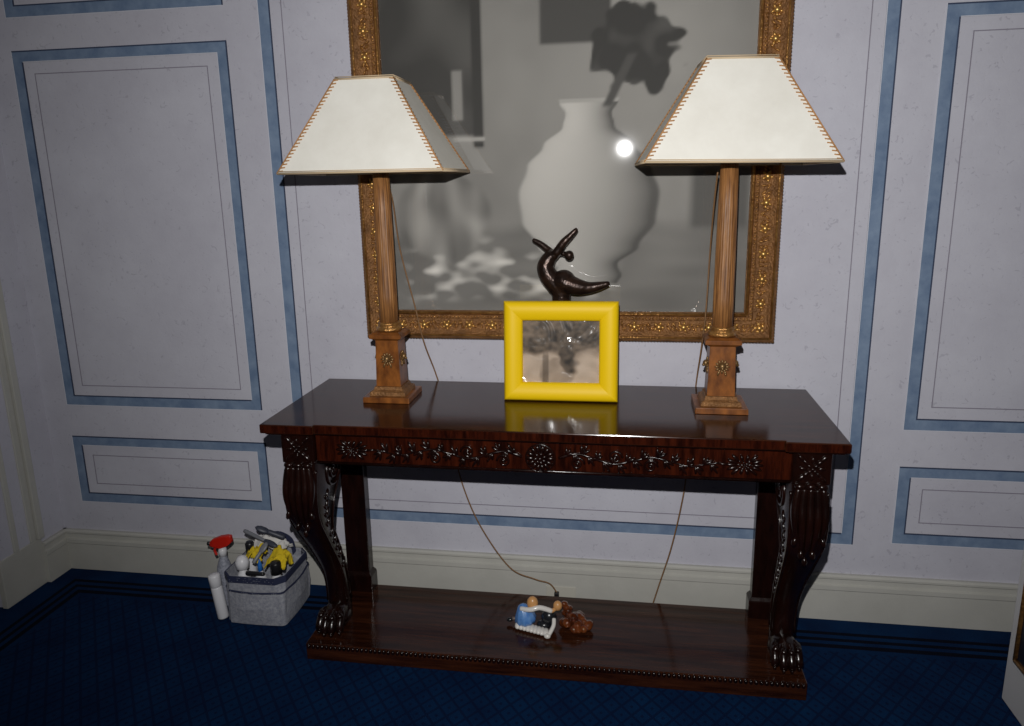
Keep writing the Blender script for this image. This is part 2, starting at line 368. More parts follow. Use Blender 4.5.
def rosette(m_, c, r, k=12, n=(0, -1, 0)):
    R_ = dirrot((1, 0, 0) if abs(n[0]) < .5 else (0, 1, 0), n); c = Vector(c)
    for i in range(k):
        a = 2*PI*i/k; d = R_ @ Vector((math.cos(a), math.sin(a), 0)); petal(m_, c+d*r*.42, d, r*.62, r*.34, r*.16, n)
    for i in range(k//2):
        a = 2*PI*(i+.5)/(k//2); d = R_ @ Vector((math.cos(a), math.sin(a), 0)); petal(m_, c+d*r*.12+Vector(n)*r*.08, d, r*.42, r*.3, r*.16, n)
    m_.ell(c+Vector(n)*r*.14, (r*.17,)*3, None, 8, 6)
m = MB(); rosette(m, (-.2505, -.533, .782), .041, 14); m.tube([(-.2505+.043*math.cos(2*PI*i/28), -.532, .782+.043*math.sin(2*PI*i/28)) for i in range(28)], .003, 6, True)
m.obj('frieze_rosette', 'mahogany_dark', T, smooth=True)
for s in (-1, 1):
    m = MB(); rnd = random.Random(3+s); x0 = -.2505+s*.055; L = .46
    st = []
    for i in range(64):
        t = i/63; st.append((x0+s*L*t, -.533-.002*math.sin(t*40), .786+.014*math.sin(t*PI*4.2)*(1-.35*t)))
    m.tube(st, [.0045*(1-.5*i/63) for i in range(64)], 6)
    for i in range(3, 62, 3):
        p = Vector(st[i]); sg = 1 if (i//3) % 2 else -1
        for a in (.5, 1.0, 1.5):
            d = Vector((s*math.cos(a), 0, sg*math.sin(a))); petal(m, p, d, .030*(1.1-.4*abs(a-1))*rnd.uniform(.75, 1.2), .0095, .006)
    for t in (.12, .36, .58):   # curled tendrils
        c = Vector((x0+s*L*t, -.534, .782+(.012 if t == .36 else -.012))); sp = []
        for k in range(20):
            a = k*.5; r = .021*(1-k/24); sp.append(c+Vector((s*r*math.cos(a), 0, r*math.sin(a))))
        m.tube(sp, .0035, 5); m.ell(c, (.006, .005, .006), None, 8, 5)
    m.obj('carved_vine', 'mahogany_dark', T, smooth=True)
    m = MB(); c = Vector((-.2505+s*.585, -.532, .786))
    rosette(m, c, .021, 10)
    for i in range(14):
        a = 2*PI*i/14; petal(m, c+Vector((.022*math.cos(a), 0, .012*math.sin(a))), (math.cos(a), 0, .75*math.sin(a)), .030 if abs(math.cos(a)) > .5 else .018, .011, .006)
    m.tube([c-Vector((s*.03, 0, 0)), c-Vector((s*.085, 0, -.002))], [.005, .002], 6)
    m.obj('leaf_spray', 'mahogany_dark', T, smooth=True)

def table_leg(cx):
    # (z, front y, back y, half width)
    S_ = [(.742, -.548, -.335, .050), (.715, -.551, -.328, .050), (.68, -.555, -.328, .050), (.645, -.562, -.345, .050), (.61, -.564, -.375, .050), (.57, -.558, -.405, .049), (.53, -.542, -.418, .047),
          (.48, -.508, -.422, .044), (.43, -.473, -.394, .041), (.38, -.438, -.366, .038), (.33, -.405, -.342, .036), (.28, -.377, -.320, .0345), (.23, -.360, -.304, .034), (.18, -.352, -.296, .034), (.13, -.352, -.292, .035), (.085, -.36, -.292, .036), (.062, -.37, -.295, .036)]
    pts = spline([(s[0], s[1], s[2]) for s in S_], 4); hw = spline([(s[0], s[3], 0) for s in S_], 4)
    rings = []
    for p, q in zip(pts, hw):
        z, yf, yb = p; h = q[1]; c = min(.008, h*.3)
        rings.append([(cx-h+c, yf, z), (cx-h*.4, yf-.004, z), (cx+h*.4, yf-.004, z), (cx+h-c, yf, z), (cx+h, yf+c, z), (cx+h, yb-c, z), (cx+h-c, yb, z), (cx-h+c, yb, z), (cx-h, yb-c, z), (cx-h, yf+c, z)])
    lg = MB().loft(rings).obj('leg', 'mahogany_dark', T, smooth=True)
    # square block with rosette at frieze height
    MB().box(cx-.052, cx+.052, -.550, -.34, .742, .837).obj('leg_block', 'mahogany_dark', lg, bevel=.003)
    m_ = MB(); rosette(m_, (cx, -.552, .790), .034, 8)
    for sx in (-1, 1):
        for sz in (-1, 1): petal(m_, (cx+sx*.018, -.551, .79+sz*.018), (sx, 0, sz), .03, .014, .006)
    m_.obj('block_rosette', 'mahogany_dark', lg, smooth=True)
    m_ = MB()
    for i in (-1, 0, 1): m_.ell((cx+i*.03, -.556, .738), (.016, .012, .010), None, 10, 6)
    m_.obj('knee_beads', 'mahogany_dark', lg, smooth=True)
    # acanthus leaf over the knee
    m_ = MB(); fr = spline([(0, s[1], s[0]) for s in S_[:9]], 6)
    for k, (dx, z1) in enumerate(((0, .50), (-.017, .53), (.017, .53), (-.033, .58), (.033, .58))):
        path = [(cx+dx*(1+.25*math.sin((.73-p.z)*20)), p.y-.005, p.z) for p in fr if z1 < p.z < .732]
        n_ = len(path); m_.tube(path, [.0115*math.sin(PI*(.3+.62*i/n_))+.001 for i in range(n_)], 8)
        petal(m_, path[-2], (dx*6, -.2, -1), .03, .016, .008)
    m_.obj('acanthus_leaf', 'mahogany_dark', lg, smooth=True)
    # carved scroll and reeded edge on both side faces
    for sx in (-1, 1):
        m_ = MB(); X = cx+sx*.051; c = Vector((X, -.415, .675)); sp = []
        for k in range(46):
            a = PI*.5+k*.32; r = .066*(1-k/50); sp.append(c+Vector((0, -r*math.cos(a)*1.05, r*math.sin(a))))
        m_.tube(sp, .006, 6); m_.obj('scroll_carving', 'mahogany_dark', lg, smooth=True)
        m_ = MB(); rosette(m_, c, .022, 8, (sx, 0, 0)); m_.obj('scroll_rosette', 'mahogany_dark', lg, smooth=True)
        m_ = MB()
        for k in range(9):
            t = k/8; i = int(18+t*26); p = pts[min(i, len(pts)-1)]; h = hw[min(i, len(hw)-1)][1]
            b = Vector((cx+sx*(h+.001), (p[1]+p[2])/2, p[0])); petal(m_, b, (0, .5, 1), .035, .014, .005, (sx, 0, 0)); petal(m_, b, (0, -.7, .8), .026, .012, .005, (sx, 0, 0))
        m_.obj('leaf_carving', 'mahogany_dark', lg, smooth=True, kind='stuff')
        for off in (.010,):
            m_ = MB(); m_.tube([(cx+sx*(q[1]+.0005), p[1]+off, p[0]) for p, q in zip(pts[4:56], hw[4:56])], .0048, 6)
            m_.tube([(cx+sx*(q[1]+.0005), p[2]-off, p[0]) for p, q in zip(pts[8:56], hw[8:56])], .004, 6)
            m_.obj('edge_reed', 'mahogany_dark', lg, smooth=True)
    # lion paw: sole, four toes with claws
    m_ = MB(); m_.ell((cx, -.365, .105), (.044, .062, .043), None, 14, 8); m_.ell((cx, -.34, .085), (.046, .05, .024), None, 14, 8)
    m_.obj('paw', 'mahogany_dark', lg, smooth=True)
    for i, dx in enumerate((-.034, -.0115, .0115, .034)):
        m_ = MB(); yy = -.435 if abs(dx) < .02 else -.42
        m_.tube(spline([(cx+dx*.8, -.375, .128), (cx+dx, yy+.025, .122), (cx+dx*1.05, yy, .098), (cx+dx*1.08, yy-.008, .076)], 4), [.012]*3+[.0148]*4+[.0145]*4+[.011]*2, 8)
        m_.ell((cx+dx*1.08, yy-.008, .0705), (.006, .010, .009), None, 8, 5); m_.ell((cx+dx, yy+.012, .124), (.012, .014, .011), None, 8, 6)
        m_.obj('toe', 'mahogany_dark', lg, smooth=True)
table_leg(LX); table_leg(RX)
for cx in (-1.003, .492):
    p = MB().box(cx-.045, cx+.045, -.137, -.095, .058, .74).obj('rear_post', 'mahogany_dark', T, bevel=.003)
    m = MB().box(cx-.055, cx+.055, -.147, -.087, .058, .128); m.frustum(cx, -.117, .128, .055, .030, .142, .046, .022)
    m.obj('post_base', 'mahogany_dark', p, bevel=.002)
sh = MB().prism([(-1.0685, -.086), (-1.0685, -.486), (.5651, -.486), (.5651, -.086)], .0005, .0614).obj('plinth_shelf', 'mahogany', T, bevel=.003)
m = MB()
for i in range(104):
    x = -1.056+i*(1.609/103); m.ell((x, -.4885, .0535), (.0066, .0066, .0078), None, 10, 8)
m.obj('bead_moulding', 'mahogany_dark', sh, smooth=True, kind='stuff')

# ---------------------------------------------------------------- gilt framed picture
PX0, PX1, PZ0, PZ1 = -.842, .388, 1.137, 2.45
F = thing('wall_picture', 'large grey monochrome picture in carved gilt frame hanging above the console table', 'picture', ((PX0+PX1)/2, -.001, PZ0-.1))
PROF = [(0, -.018), (0, -.030), (.006, -.034), (.012, -.033), (.016, -.029), (.026, -.029), (.029, -.034), (.034, -.036), (.048, -.034), (.062, -.037), (.072, -.044), (.080, -.052), (.090, -.053), (.097, -.048), (.098, -.040), (.098, -.002), (0, -.002)]
cor = [(PX0, PZ0), (PX1, PZ0), (PX1, PZ1), (PX0, PZ1)]; od = [(-1, -1), (1, -1), (1, 1), (-1, 1)]
# unit boss and leaf cluster meshes shared by every repeat
bm_ = MB(); bm_.ell((0, -.005, 0), (.011, .010, .011), None, 8, 6)
for i in range(5):
    a = 2*PI*i/5; petal(bm_, (.007*math.cos(a), -.002, .007*math.sin(a)), (math.cos(a), 0, math.sin(a)), .013, .010, .006)
BOSS = bm_.mesh('gilt_boss', 'gilt_bright', True)
for k in range(4):
    q = (k+1) % 4
    ra = [(cor[k][0]+od[k][0]*d, y, cor[k][1]+od[k][1]*d) for d, y in PROF]; rb = [(cor[q][0]+od[q][0]*d, y, cor[q][1]+od[q][1]*d) for d, y in PROF]
    rail = MB().loft([ra, rb]).obj('frame_rail', 'gilt_dull', F)
    A = Vector((cor[k][0], 0, cor[k][1])); B = Vector((cor[q][0], 0, cor[q][1])); ax = (B-A).normalized(); nrm = Vector((0, -1, 0)).cross(ax)
    if nrm.dot(A-Vector(((PX0+PX1)/2, 0, (PZ0+PZ1)/2))) < 0: nrm = -nrm
    L = (B-A).length
    m = MB()                                               # smooth gilt lips at sight edge and outer edge
    m.tube([A+nrm*.007+Vector((0, -.0335, 0))-ax*.007, B+nrm*.007+Vector((0, -.0335, 0))+ax*.007], .0055, 8)
    m.tube([A+nrm*.085+Vector((0, -.053, 0))-ax*.085, B+nrm*.085+Vector((0, -.053, 0))+ax*.085], .0045, 8)
    m.obj('gilt_lip', 'gilt', rail, smooth=True)
    m = MB(); nb = int((L+.05)/.0115)                      # bead row
    for i in range(nb):
        p = A-ax*.022+ax*((L+.044)*i/(nb-1))+nrm*.0215; m.ell((p.x, -.031, p.z), (.0042,)*3, None, 6, 4)
    m.obj('bead_row', 'gilt', rail, smooth=True, kind='stuff')
    m = MB(); nb = int((L+.19)/.0105)                      # rope edge
    for i in range(nb):
        p = A-ax*.095+ax*((L+.19)*i/(nb-1))+nrm*.0965; m.ell((p.x, -.043, p.z), (.0042, .0055, .0042), None, 6, 4)
    m.obj('rope_edge', 'gilt_dull', rail, smooth=True, kind='stuff')
    m = MB(); nb = int((L+.1)/.082); rnd = random.Random(k)
    for i in range(nb+1):
        p = A-ax*.05+ax*((L+.10)*i/nb)+nrm*.050; p.y = -.036
        o = share(BOSS, 'gilt_boss', rail, p, (0, rnd.uniform(0, 6), 0))
        if i < nb:
            for j in range(1, 6):
                c = p+ax*(.082*j/6); c.y = -.036
                for sg in (-1, 1):
                    d = ax*rnd.uniform(-.6, 1)+nrm*sg*rnd.uniform(.4, 1); petal(m, c, d, rnd.uniform(.013, .022), .008, .006)
    m.obj('leaf_ornament', 'gilt', rail, smooth=True, kind='stuff')
def sm(a, b, x):
    t = max(0, min(1, (x-a)/(b-a))); return t*t*(3-2*t)
def bxm(x, z, x0, x1, z0, z1, s=.012): return sm(x0-s, x0+s, x)*(1-sm(x1-s, x1+s, x))*sm(z0-s, z0+s, z)*(1-sm(z1-s, z1+s, z))
def grid_print(name, parent, mname, fn, x0, x1, z0, z1, nx, nz, y, M_=None):
    vs = []; fs = []; cols = []
    for j in range(nz+1):
        for i in range(nx+1):
            x = x0+(x1-x0)*i/nx; z = z0+(z1-z0)*j/nz; vs.append((x, y, z)); cols.append(fn(x, z))
    for j in range(nz):
        for i in range(nx): a = j*(nx+1)+i; fs.append((a, a+1, a+nx+2, a+nx+1))
    k = MB().add(vs, fs)
    if M_: k.xform(M_)
    o = k.obj(name, mname, parent)
    ca = o.data.color_attributes.new('print', 'FLOAT_COLOR', 'POINT')
    for i, c in enumerate(cols): ca.data[i].color = (c[0], c[1], c[2], 1)
    return o
def nz2(x, z, s, seed=0): return noise.noise(Vector((x*s, seed*3.7, z*s)))
URN = [(1.235, .10), (1.262, .115), (1.30, .10), (1.36, .17), (1.45, .225), (1.54, .235), (1.63, .205), (1.70, .15), (1.76, .085), (1.80, .075), (1.835, .095), (1.85, .10)]
def urn_r(z):
    if z < URN[0][0] or z > URN[-1][0]: return 0
    for a, b in zip(URN, URN[1:]):
        if z <= b[0]: t = (z-a[0])/(b[0]-a[0]); t = t*t*(3-2*t); return a[1]+(b[1]-a[1])*t
    return 0
def picture(x, z):
    # plain stand-in: grey still life of a pale urn with dark foliage, drapery, window and bare floor
    v = .30+.05*nz2(x, z, 3)+.02*nz2(x, z, 14, 2)
    v += .07*sm(-.4, .1, x)*(1-sm(.1, .4, x))*sm(1.5, 2.0, z)
    flo_ = 1-sm(1.40, 1.46, z+.04*nz2(x, z, 4, 1)); v = v*(1-flo_)+(.21+.06*nz2(x*.5, z*2.2, 9, 4))*flo_
    k = bxm(x, z, -.9, -.52, 1.74, 2.6, .01); v = v*(1-k)+(.07+.10*max(0, nz2(x, z, 6, 5)))*k
    k = bxm(x, z, -.60, -.565, 1.79, 1.95, .006); v = v*(1-k)+.30*k
    k = bxm(x, z, -.53, -.495, 1.7, 2.6, .006); v = v*(1-k)+.06*k
    k = bxm(x, z, -.60, -.49, 1.72, 1.735, .004); v = v*(1-k)+.42*k
    k = bxm(x, z, -.30, -.07, 2.02, 2.6, .008); v = v*(1-k)+.09*k
    k = bxm(x, z, .20, .39, 1.42, 1.62, .02); v = v*(1-k)+.13*k
    # hanging cloth at left and crumpled cloth on the floor
    e = ((x+.66)/.19)**2+((z-1.47)/.17)**2; k = 1-sm(.75, 1.05, e+.35*nz2(x, z, 7, 6)); f_ = .5+.3*math.sin((x+.35*(z-1.4))*44+6*nz2(x, z, 6, 7))+.5*nz2(x*2.2, z*.8, 9, 13); v = v*(1-.85*k)+(.16+.26*max(0, f_))*.85*k
    k = (1-sm(.05, .12, abs(z-1.265-.05*nz2(x, z, 6, 8))))*(1-sm(.3, .42, abs(x+.42))); f_ = max(0, nz2(x*1.3, z*2.5, 13, 9)); v = v+k*.75*f_
    # urn
    r = urn_r(z); cx = -.14
    if r > 0:
        d = (x-cx)/r
        if abs(d) < 1.08:
            k = 1-sm(.97, 1.05, abs(d)); sh_ = .12+.46*max(0, math.sqrt(max(0, 1-d*d))*.55-d*.52+.25); sh_ *= .88+.2*sm(1.25, 1.7, z)
            if z > 1.835: sh_ = .45
            v = v*(1-k)+sh_*k
    # shadow of the urn on the drawn floor and wall
    # foliage above the urn
    e = ((x-.02)/.17)**2+((z-2.0)/.15)**2; k = 1-sm(.75, 1.0, e+.55*nz2(x, z, 24, 11)+.5*nz2(x, z, 11, 14)+.1); v = v*(1-k)+(.06+.07*max(0, nz2(x, z, 18, 12)))*k
    k = bxm(x, z, -.03-(1.95-z)*.5, .0-(1.95-z)*.5, 1.82, 1.98, .008); v = v*(1-k)+.1*k
    v = max(.02, v); return (v*1.0, v*.965, v*.89)
grid_print('picture_sheet', F, 'picture_print', picture, PX0-.006, PX1+.006, PZ0-.006, PZ1+.006, 200, 210, -.016)
MB().box(PX0-.004, PX1+.004, -.0225, -.0205, PZ0-.004, PZ1+.004).obj('glass', 'picture_glass', F)

# ---------------------------------------------------------------- table lamps
def lamp(cx, cy, label, rotz, shade_c, shade_hx, shade_hy, top_h, z0, z1, lean=0):
    L_ = thing('table_lamp', label, 'lamp', (cx, cy, TZ), 'pair of wooden column lamps'); q = TZ+.0005
    m = MB().frustum(cx, cy, q, .080, .080, q+.019, .079, .079); m.obj('plinth', 'lamp_die_wood', L_, bevel=.0015)
    m = MB().frustum(cx, cy, q+.019, .062, .062, q+.032, .060, .060); m.frustum(cx, cy, q+.032, .059, .059, q+.037, .050, .050); m.frustum(cx, cy, q+.037, .050, .050, q+.048, .0475, .0475)
    m.obj('stepped_base', 'gilt_dull', L_, bevel=.001)
    MB().frustum(cx, cy, q+.048, .0425, .0425, q+.207, .0385, .0385).obj('pedestal', 'lamp_die_wood', L_, bevel=.001)
    m = MB().frustum(cx, cy, q+.205, .040, .040, q+.213, .052, .052); m.frustum(cx, cy, q+.213, .0545, .0545, q+.226, .0545, .0545); m.frustum(cx, cy, q+.226, .053, .053, q+.233, .043, .043)
    m.obj('pedestal_cap', 'lamp_die_wood', L_, bevel=.001)
    m = MB().lathe([(.030, q+.233), (.041, q+.234), (.043, q+.240), (.041, q+.246), (.036, q+.248), (.035, q+.252), (.037, q+.255), (.037, q+.260), (.032, q+.264)], (cx, cy, 0), 28)
    m.obj('torus_moulding', 'gilt', L_, smooth=True)
    m = MB().lathe([(.0315, q+.263), (.0312, q+.35), (.030, q+.5), (.0285, q+.62), (.0262, q+.765)], (cx, cy, 0), 96, .045, 24)
    m.obj('column', 'lamp_wood', L_, smooth=True)
    m = MB().lathe([(.026, q+.765), (.034, q+.768), (.034, q+.778), (.012, q+.782), (.012, q+.83), (.018, q+.832), (.018, q+.87), (.006, q+.875)], (cx, cy, 0), 20)
    m.obj('lamp_holder', 'brass_old', L_, smooth=True)
    m = MB().lathe([(.013, q+.872), (.02, q+.885), (.03, q+.915), (.028, q+.935), (.015, q+.952), (.002, q+.957)], (cx, cy, 0), 18); m.obj('bulb', 'white_plastic', L_, smooth=True)
    for n_ in ((0, -1, 0), (1, 0, 0), (-1, 0, 0)):
        m = MB(); c = Vector((cx, cy, q+.142))+Vector(n_)*.041
        rosette(m, c, .022, 12, n_); m.ell(c+Vector(n_)*.004+Vector((0, 0, .002)), (.010, .010, .011), None, 10, 7); m.ell(c+Vector(n_)*.011-Vector((0, 0, .004)), (.005, .005, .005), None, 8, 6)
        for sg in (-1, 1):
            t_ = Vector((0, 0, 1)).cross(Vector(n_)); petal(m, c+t_*sg*.008-Vector((0, 0, .012)), -Vector((0, 0, 1))+t_*sg*.3, .018, .008, .004, n_)
        m.obj('lion_mask', 'brass_old', L_, smooth=True)
    # laced parchment shade: four panels, lacing on every edge, bound rims
    Rz = Matrix.Rotation(rotz, 4, 'Z'); C0 = Vector((shade_c[0], shade_c[1], 0))
    W_ = lambda x, y, z: C0+Rz @ Vector((x+lean*(z-z0), y, 0))+Vector((0, 0, z-lean*x))
    b = [(-shade_hx, -shade_hy), (shade_hx, -shade_hy), (shade_hx, shade_hy), (-shade_hx, shade_hy)]; t = [(-top_h, -top_h), (top_h, -top_h), (top_h, top_h), (-top_h, top_h)]
    for k in range(4):
        r_ = (k+1) % 4; outv = [W_(*b[k], z0), W_(*b[r_], z0), W_(*t[r_], z1), W_(*t[k], z1)]
        nn = (outv[1]-outv[0]).cross(outv[3]-outv[0]).normalized()*.0015
        MB().loft([outv, [p-nn for p in outv]]).obj('shade_panel', 'parchment', L_)
    for k in range(4):
        B0 = W_(*b[k], z0); T0 = W_(*t[k], z1); m = MB(); ns = 27
        n1 = (W_(*b[(k+1) % 4], z0)-B0).normalized(); n2 = (W_(*b[k-1], z0)-B0).normalized(); ctr = (C0-B0); ctr.z = 0; outw = -ctr.normalized()
        m.tube([B0+outw*.002, T0+outw*.002], .0022, 6)
        for i in range(ns):
            p = B0+(T0-B0)*((i+.6)/ns)+outw*.0016; e = (T0-B0).normalized()
            for nd in (n1, n2): m.tube([p, p+nd*.014+e*.002], .0020, 5)
        m.obj('lacing', 'lacing', L_, smooth=True)
    for hx, hy, z, nm in ((shade_hx, shade_hy, z0, 'bottom'), (top_h, top_h, z1, 'top')):
        ring = [(-hx, -hy), (hx, -hy), (hx, hy), (-hx, hy)]; m = MB()
        for k in range(4):
            m.tube([W_(*ring[k], z), W_(*ring[(k+1) % 4], z)], .0034, 8)
            m.tube([W_(*ring[k], z+.006), W_(*ring[(k+1) % 4], z+.006)], .0014, 6)
        m.obj('rim_binding', 'rim_tan', L_, smooth=True)
    m = MB()
    for a in range(4): m.tube([W_(*t[a], z1-.002), W_(0, 0, z1-.03)], .0015, 5)
    m.tube([W_(0, 0, z1-.03), (cx, cy, q+.87)], .002, 6); m.obj('shade_carrier', 'brass_old', L_)
    return L_
lamp(-.791, -.240, 'wooden column lamp at the left end with laced cream shade showing its right side', 0, (-.795, -.246), .2555, .185, .091, 1.620, 1.895)
lamp(.290, -.258, 'wooden column lamp at the right end with laced cream shade covering the frame', math.radians(3.5), (.291, -.252), .264, .188, .096, 1.6255, 1.906, .016)

# cords, one for each lamp, falling behind the table
tag(MB().tube(spline([(-.782, -.212, 1.60), (-.795, -.12, 1.53), (-.790, -.080, 1.36), (-.748, -.075, 1.16), (-.724, -.066, 1.03), (-.70, -.012, .90), (-.675, -.008, .80), (-.645, -.006, .62), (-.61, -.03, .476), (-.546, -.03, .307), (-.433, -.045, .147), (-.336, -.045, .103), (-.28, -.04, .085), (-.253, -.0375, .049)], 8), .0026, 6)
    .obj('lamp_cord', 'cord_gold', smooth=True), 'thin brown cord from the left lamp hanging down to the socket', 'cord')
tag(MB().tube(spline([(.258, -.245, 1.60), (.258, -.18, 1.50), (.262, -.085, 1.345), (.256, -.085, 1.146), (.248, -.066, 1.02), (.242, -.012, .90), (.235, -.008, .80), (.222, -.006, .62), (.210, -.03, .479), (.174, -.03, .268), (.13, -.034, .10), (.109, -.033, .018)], 8), .0026, 6)
    .obj('lamp_cord', 'cord_gold', smooth=True), 'thin brown cord from the right lamp trailing down behind the table', 'cord')

# ---------------------------------------------------------------- yellow photo frame
YF = thing('photo_frame', 'bright yellow wide photo frame holding a sepia photograph on the table', 'photo frame', (-.2165, -.232, TZ))
tilt = math.radians(5); Mt = Matrix.Translation((-.2165, -.236, TZ+.001)) @ Matrix.Rotation(.012, 4, 'Z') @ Matrix.Rotation(-tilt, 4, 'X')
w2, hh, iw, z_b, z_t = .1875, .330, .1255, .061, .266
oc = [(-w2, 0), (w2, 0), (w2, hh), (-w2, hh)]; ic = [(-iw, z_b), (iw, z_b), (iw, z_t), (-iw, z_t)]
for k in range(4):
    q = (k+1) % 4; rings = []
    for a in (k, q):
        lp = lambda f_: (oc[a][0]+(ic[a][0]-oc[a][0])*f_, oc[a][1]+(ic[a][1]-oc[a][1])*f_)
        pr_ = [(0, .012), (0, -.008)]+[(t_/14, -.008-.015*math.sin(PI*(t_/14)**.8)**.75-.001*(1-t_/14)) for t_ in range(1, 14)]+[(1, -.004), (1, .012)]
        rings.append([(lp(f_)[0], y_, lp(f_)[1]) for f_, y_ in pr_])
    ro_ = MB().loft(rings).xform(Mt).obj('frame_rail', 'yellow_lacquer', YF, smooth=True); ro_.data.set_sharp_from_angle(angle=.7)
def sepia(x, z):
    u = (x+iw)/(2*iw); v = (z-z_b)/(z_t-z_b)
    a = .16+.14*nz2(u, v, 5, 1)+.12*nz2(u, v, 16, 2); b_ = .62+.10*nz2(u, v, 7, 3)
    g = 1-sm(.40, .52, v+.12*nz2(u, v, 4, 4)); c = a*(1-g)+b_*g
    e = ((u-.45)/.24)**2+((v-.16)/.26)**2; k = 1-sm(.7, 1.1, e+.3*nz2(u, v, 6, 5)); c = c*(1-k)+(.42+.12*nz2(u, v, 9, 6))*k      # blurred tan mass
    e = ((u-.60-.12*(.4-v))/.13)**2+((v-.40)/.30)**2; k = 1-sm(.3, 1.3, e+.9*nz2(u, v, 8, 7)); c = c*(1-k)+(.11+.12*nz2(u, v, 14, 8))*k                               # blurred dark shape
    k = (1-sm(.03, .05, abs(u-.30)))*(1-sm(.4, .55, v)); c = c*(1-.7*k)+.12*.7*k
    c = max(.03, c); return (c*.95, c*.68+c*c*.12, c*.46+c*c*.2)
grid_print('photograph', YF, 'photo_print', sepia, -iw-.002, iw+.002, z_b-.002, z_t+.002, 90, 74, .0045, Mt)
MB().box(-iw-.001, iw+.001, .0015, .0025, z_b-.001, z_t+.001).xform(Mt).obj('wrapped_film', 'cellophane', YF)
MB().box(-w2+.02, w2-.02, .012, .016, .02, hh-.02).xform(Mt).obj('backing', 'yellow_side', YF)
m = MB().loft([[(-.206, -.200, TZ+.20), (-.226, -.200, TZ+.20), (-.226, -.196, TZ+.20), (-.206, -.196, TZ+.20)], [(-.196, -.150, TZ+.0005), (-.236, -.150, TZ+.0005), (-.236, -.146, TZ+.0005), (-.196, -.146, TZ+.0005)]])
m.obj('easel_strut', 'yellow_side', YF)

# ---------------------------------------------------------------- bronze acrobat
BZ = thing('bronze_sculpture', 'small dark bronze of an arching rounded acrobat behind the yellow frame', 'sculpture', (-.225, -.085, TZ))
BX = lambda px, py, dy=0: (-.328+(px-528)*.0033-.001, -.085+dy, 1.392-(py-243)*.00335)
m = MB()
def limb(pts): m.tube(spline([p[0] for p in pts], 5), [r*1.22 for a_, b_ in zip(pts, pts[1:]) for r in [a_[1]+(b_[1]-a_[1])*k/5 for k in range(5)]]+[pts[-1][1]], 14)
limb([(BX(559, 316), .026), (BX(559, 298), .027), (BX(555, 289), .031), (BX(547, 281), .027), (BX(543, 271), .025), (BX(547, 262), .021), (BX(553, 257), .014)])
m.ell(BX(562, 285, -.006), (.041, .040, .040), None, 18, 12); m.ell(BX(552, 259), (.018, .024, .016), None, 14, 9)
limb([(BX(553, 257), .009), (BX(561, 257, -.002), .007), (BX(566, 259, -.004), .008)]); m.ell(BX(567.5, 259, -.004), (.0165, .015, .0175), None, 14, 10)
limb([(BX(550, 258, .012), .012), (BX(543, 252, .016), .010), (BX(536, 247, .018), .0085), (BX(529, 243.5, .018), .006)])
limb([(BX(554, 257, -.014), .013), (BX(562, 246, -.018), .0115), (BX(569, 239, -.020), .009), (BX(576, 232, -.020), .0055)])
limb([(BX(563, 286, -.012), .030), (BX(576, 290, -.014), .0235), (BX(588, 291, -.014), .0165), (BX(599, 289, -.014), .012), (BX(609, 286.5, -.014), .006)])
fo = m.obj('figure', 'bronze', BZ, smooth=True)
rm = fo.modifiers.new('remesh', 'REMESH'); rm.mode = 'VOXEL'; rm.voxel_size = .0028; rm.use_smooth_shade = True
smo = fo.modifiers.new('smooth', 'SMOOTH'); smo.iterations = 5
zf = BX(559, 320)[2]
m = MB().lathe([(.05, TZ+.0005), (.052, TZ+.01), (.045, TZ+.02), (.024, TZ+.035), (.018, TZ+.10), (.017, zf-.02), (.022, zf), (.012, zf+.012)], (BX(559, 320)[0], -.085, 0), 24)
m.obj('pedestal', 'bronze', BZ, smooth=True)

# ---------------------------------------------------------------- ornaments on the shelf
SZ = .0614
G = thing('painted_ornament', 'small glazed ornament in blue, white and black on the lower shelf', 'ornament', (-.30, -.30, SZ))
m = MB()
for i in range(9):
    a = i/8; m.ell((-.362+.10*a, -.305-.030*a, SZ+.011), (.012, .022, .0105), None, 10, 6)
m.obj('white_ruffle', 'porcelain_white', G, smooth=True)
m = MB().lathe([(.036, 0), (.040, .012), (.034, .03), (.024, .048), (.016, .062), (.004, .068)], (0, 0, 0), 32, .10, 10).xform(Matrix.Translation((-.335, -.290, SZ+.018)) @ Matrix.Rotation(-.22, 4, 'Y'))
m.obj('blue_folds', 'porcelain_blue', G, smooth=True)
m = MB().ell((-.312, -.292, SZ+.092), (.020, .018, .025), None, 14, 9); m.obj('tan_knob', 'porcelain_tan', G, smooth=True)
m = MB().tube(spline([(-.352, -.30, SZ+.072), (-.318, -.312, SZ+.078), (-.285, -.305, SZ+.084), (-.245, -.295, SZ+.068)], 5), .009, 8); m.obj('white_scroll', 'porcelain_white', G, smooth=True)
m = MB().ell((-.255, -.290, SZ+.040), (.028, .024, .030), None, 14, 9); m.ell((-.272, -.298, SZ+.016), (.026, .02, .0155), None, 12, 8); m.obj('black_lobe', 'porcelain_black', G, smooth=True)
m = MB().tube(spline([(-.385, -.285, SZ+.022), (-.355, -.283, SZ+.022), (-.325, -.28, SZ+.026)], 4), [.006]*3+[.009]*3+[.011]*3, 8); m.obj('grey_scroll', 'porcelain_grey', G, smooth=True)
m = MB().ell((-.395, -.285, SZ+.0165), (.012, .007, .007), None, 10, 6); m.obj('black_tip', 'porcelain_black', G, smooth=True)
m = MB().tube(spline([(-.236, -.305, SZ+.045), (-.236, -.325, SZ+.03), (-.25, -.350, SZ+.0095)], 5), .0075, 8); m.ell((-.254, -.356, SZ+.0095), (.012, .009, .009), None, 10, 6); m.obj('white_foot', 'porcelain_white', G, smooth=True)
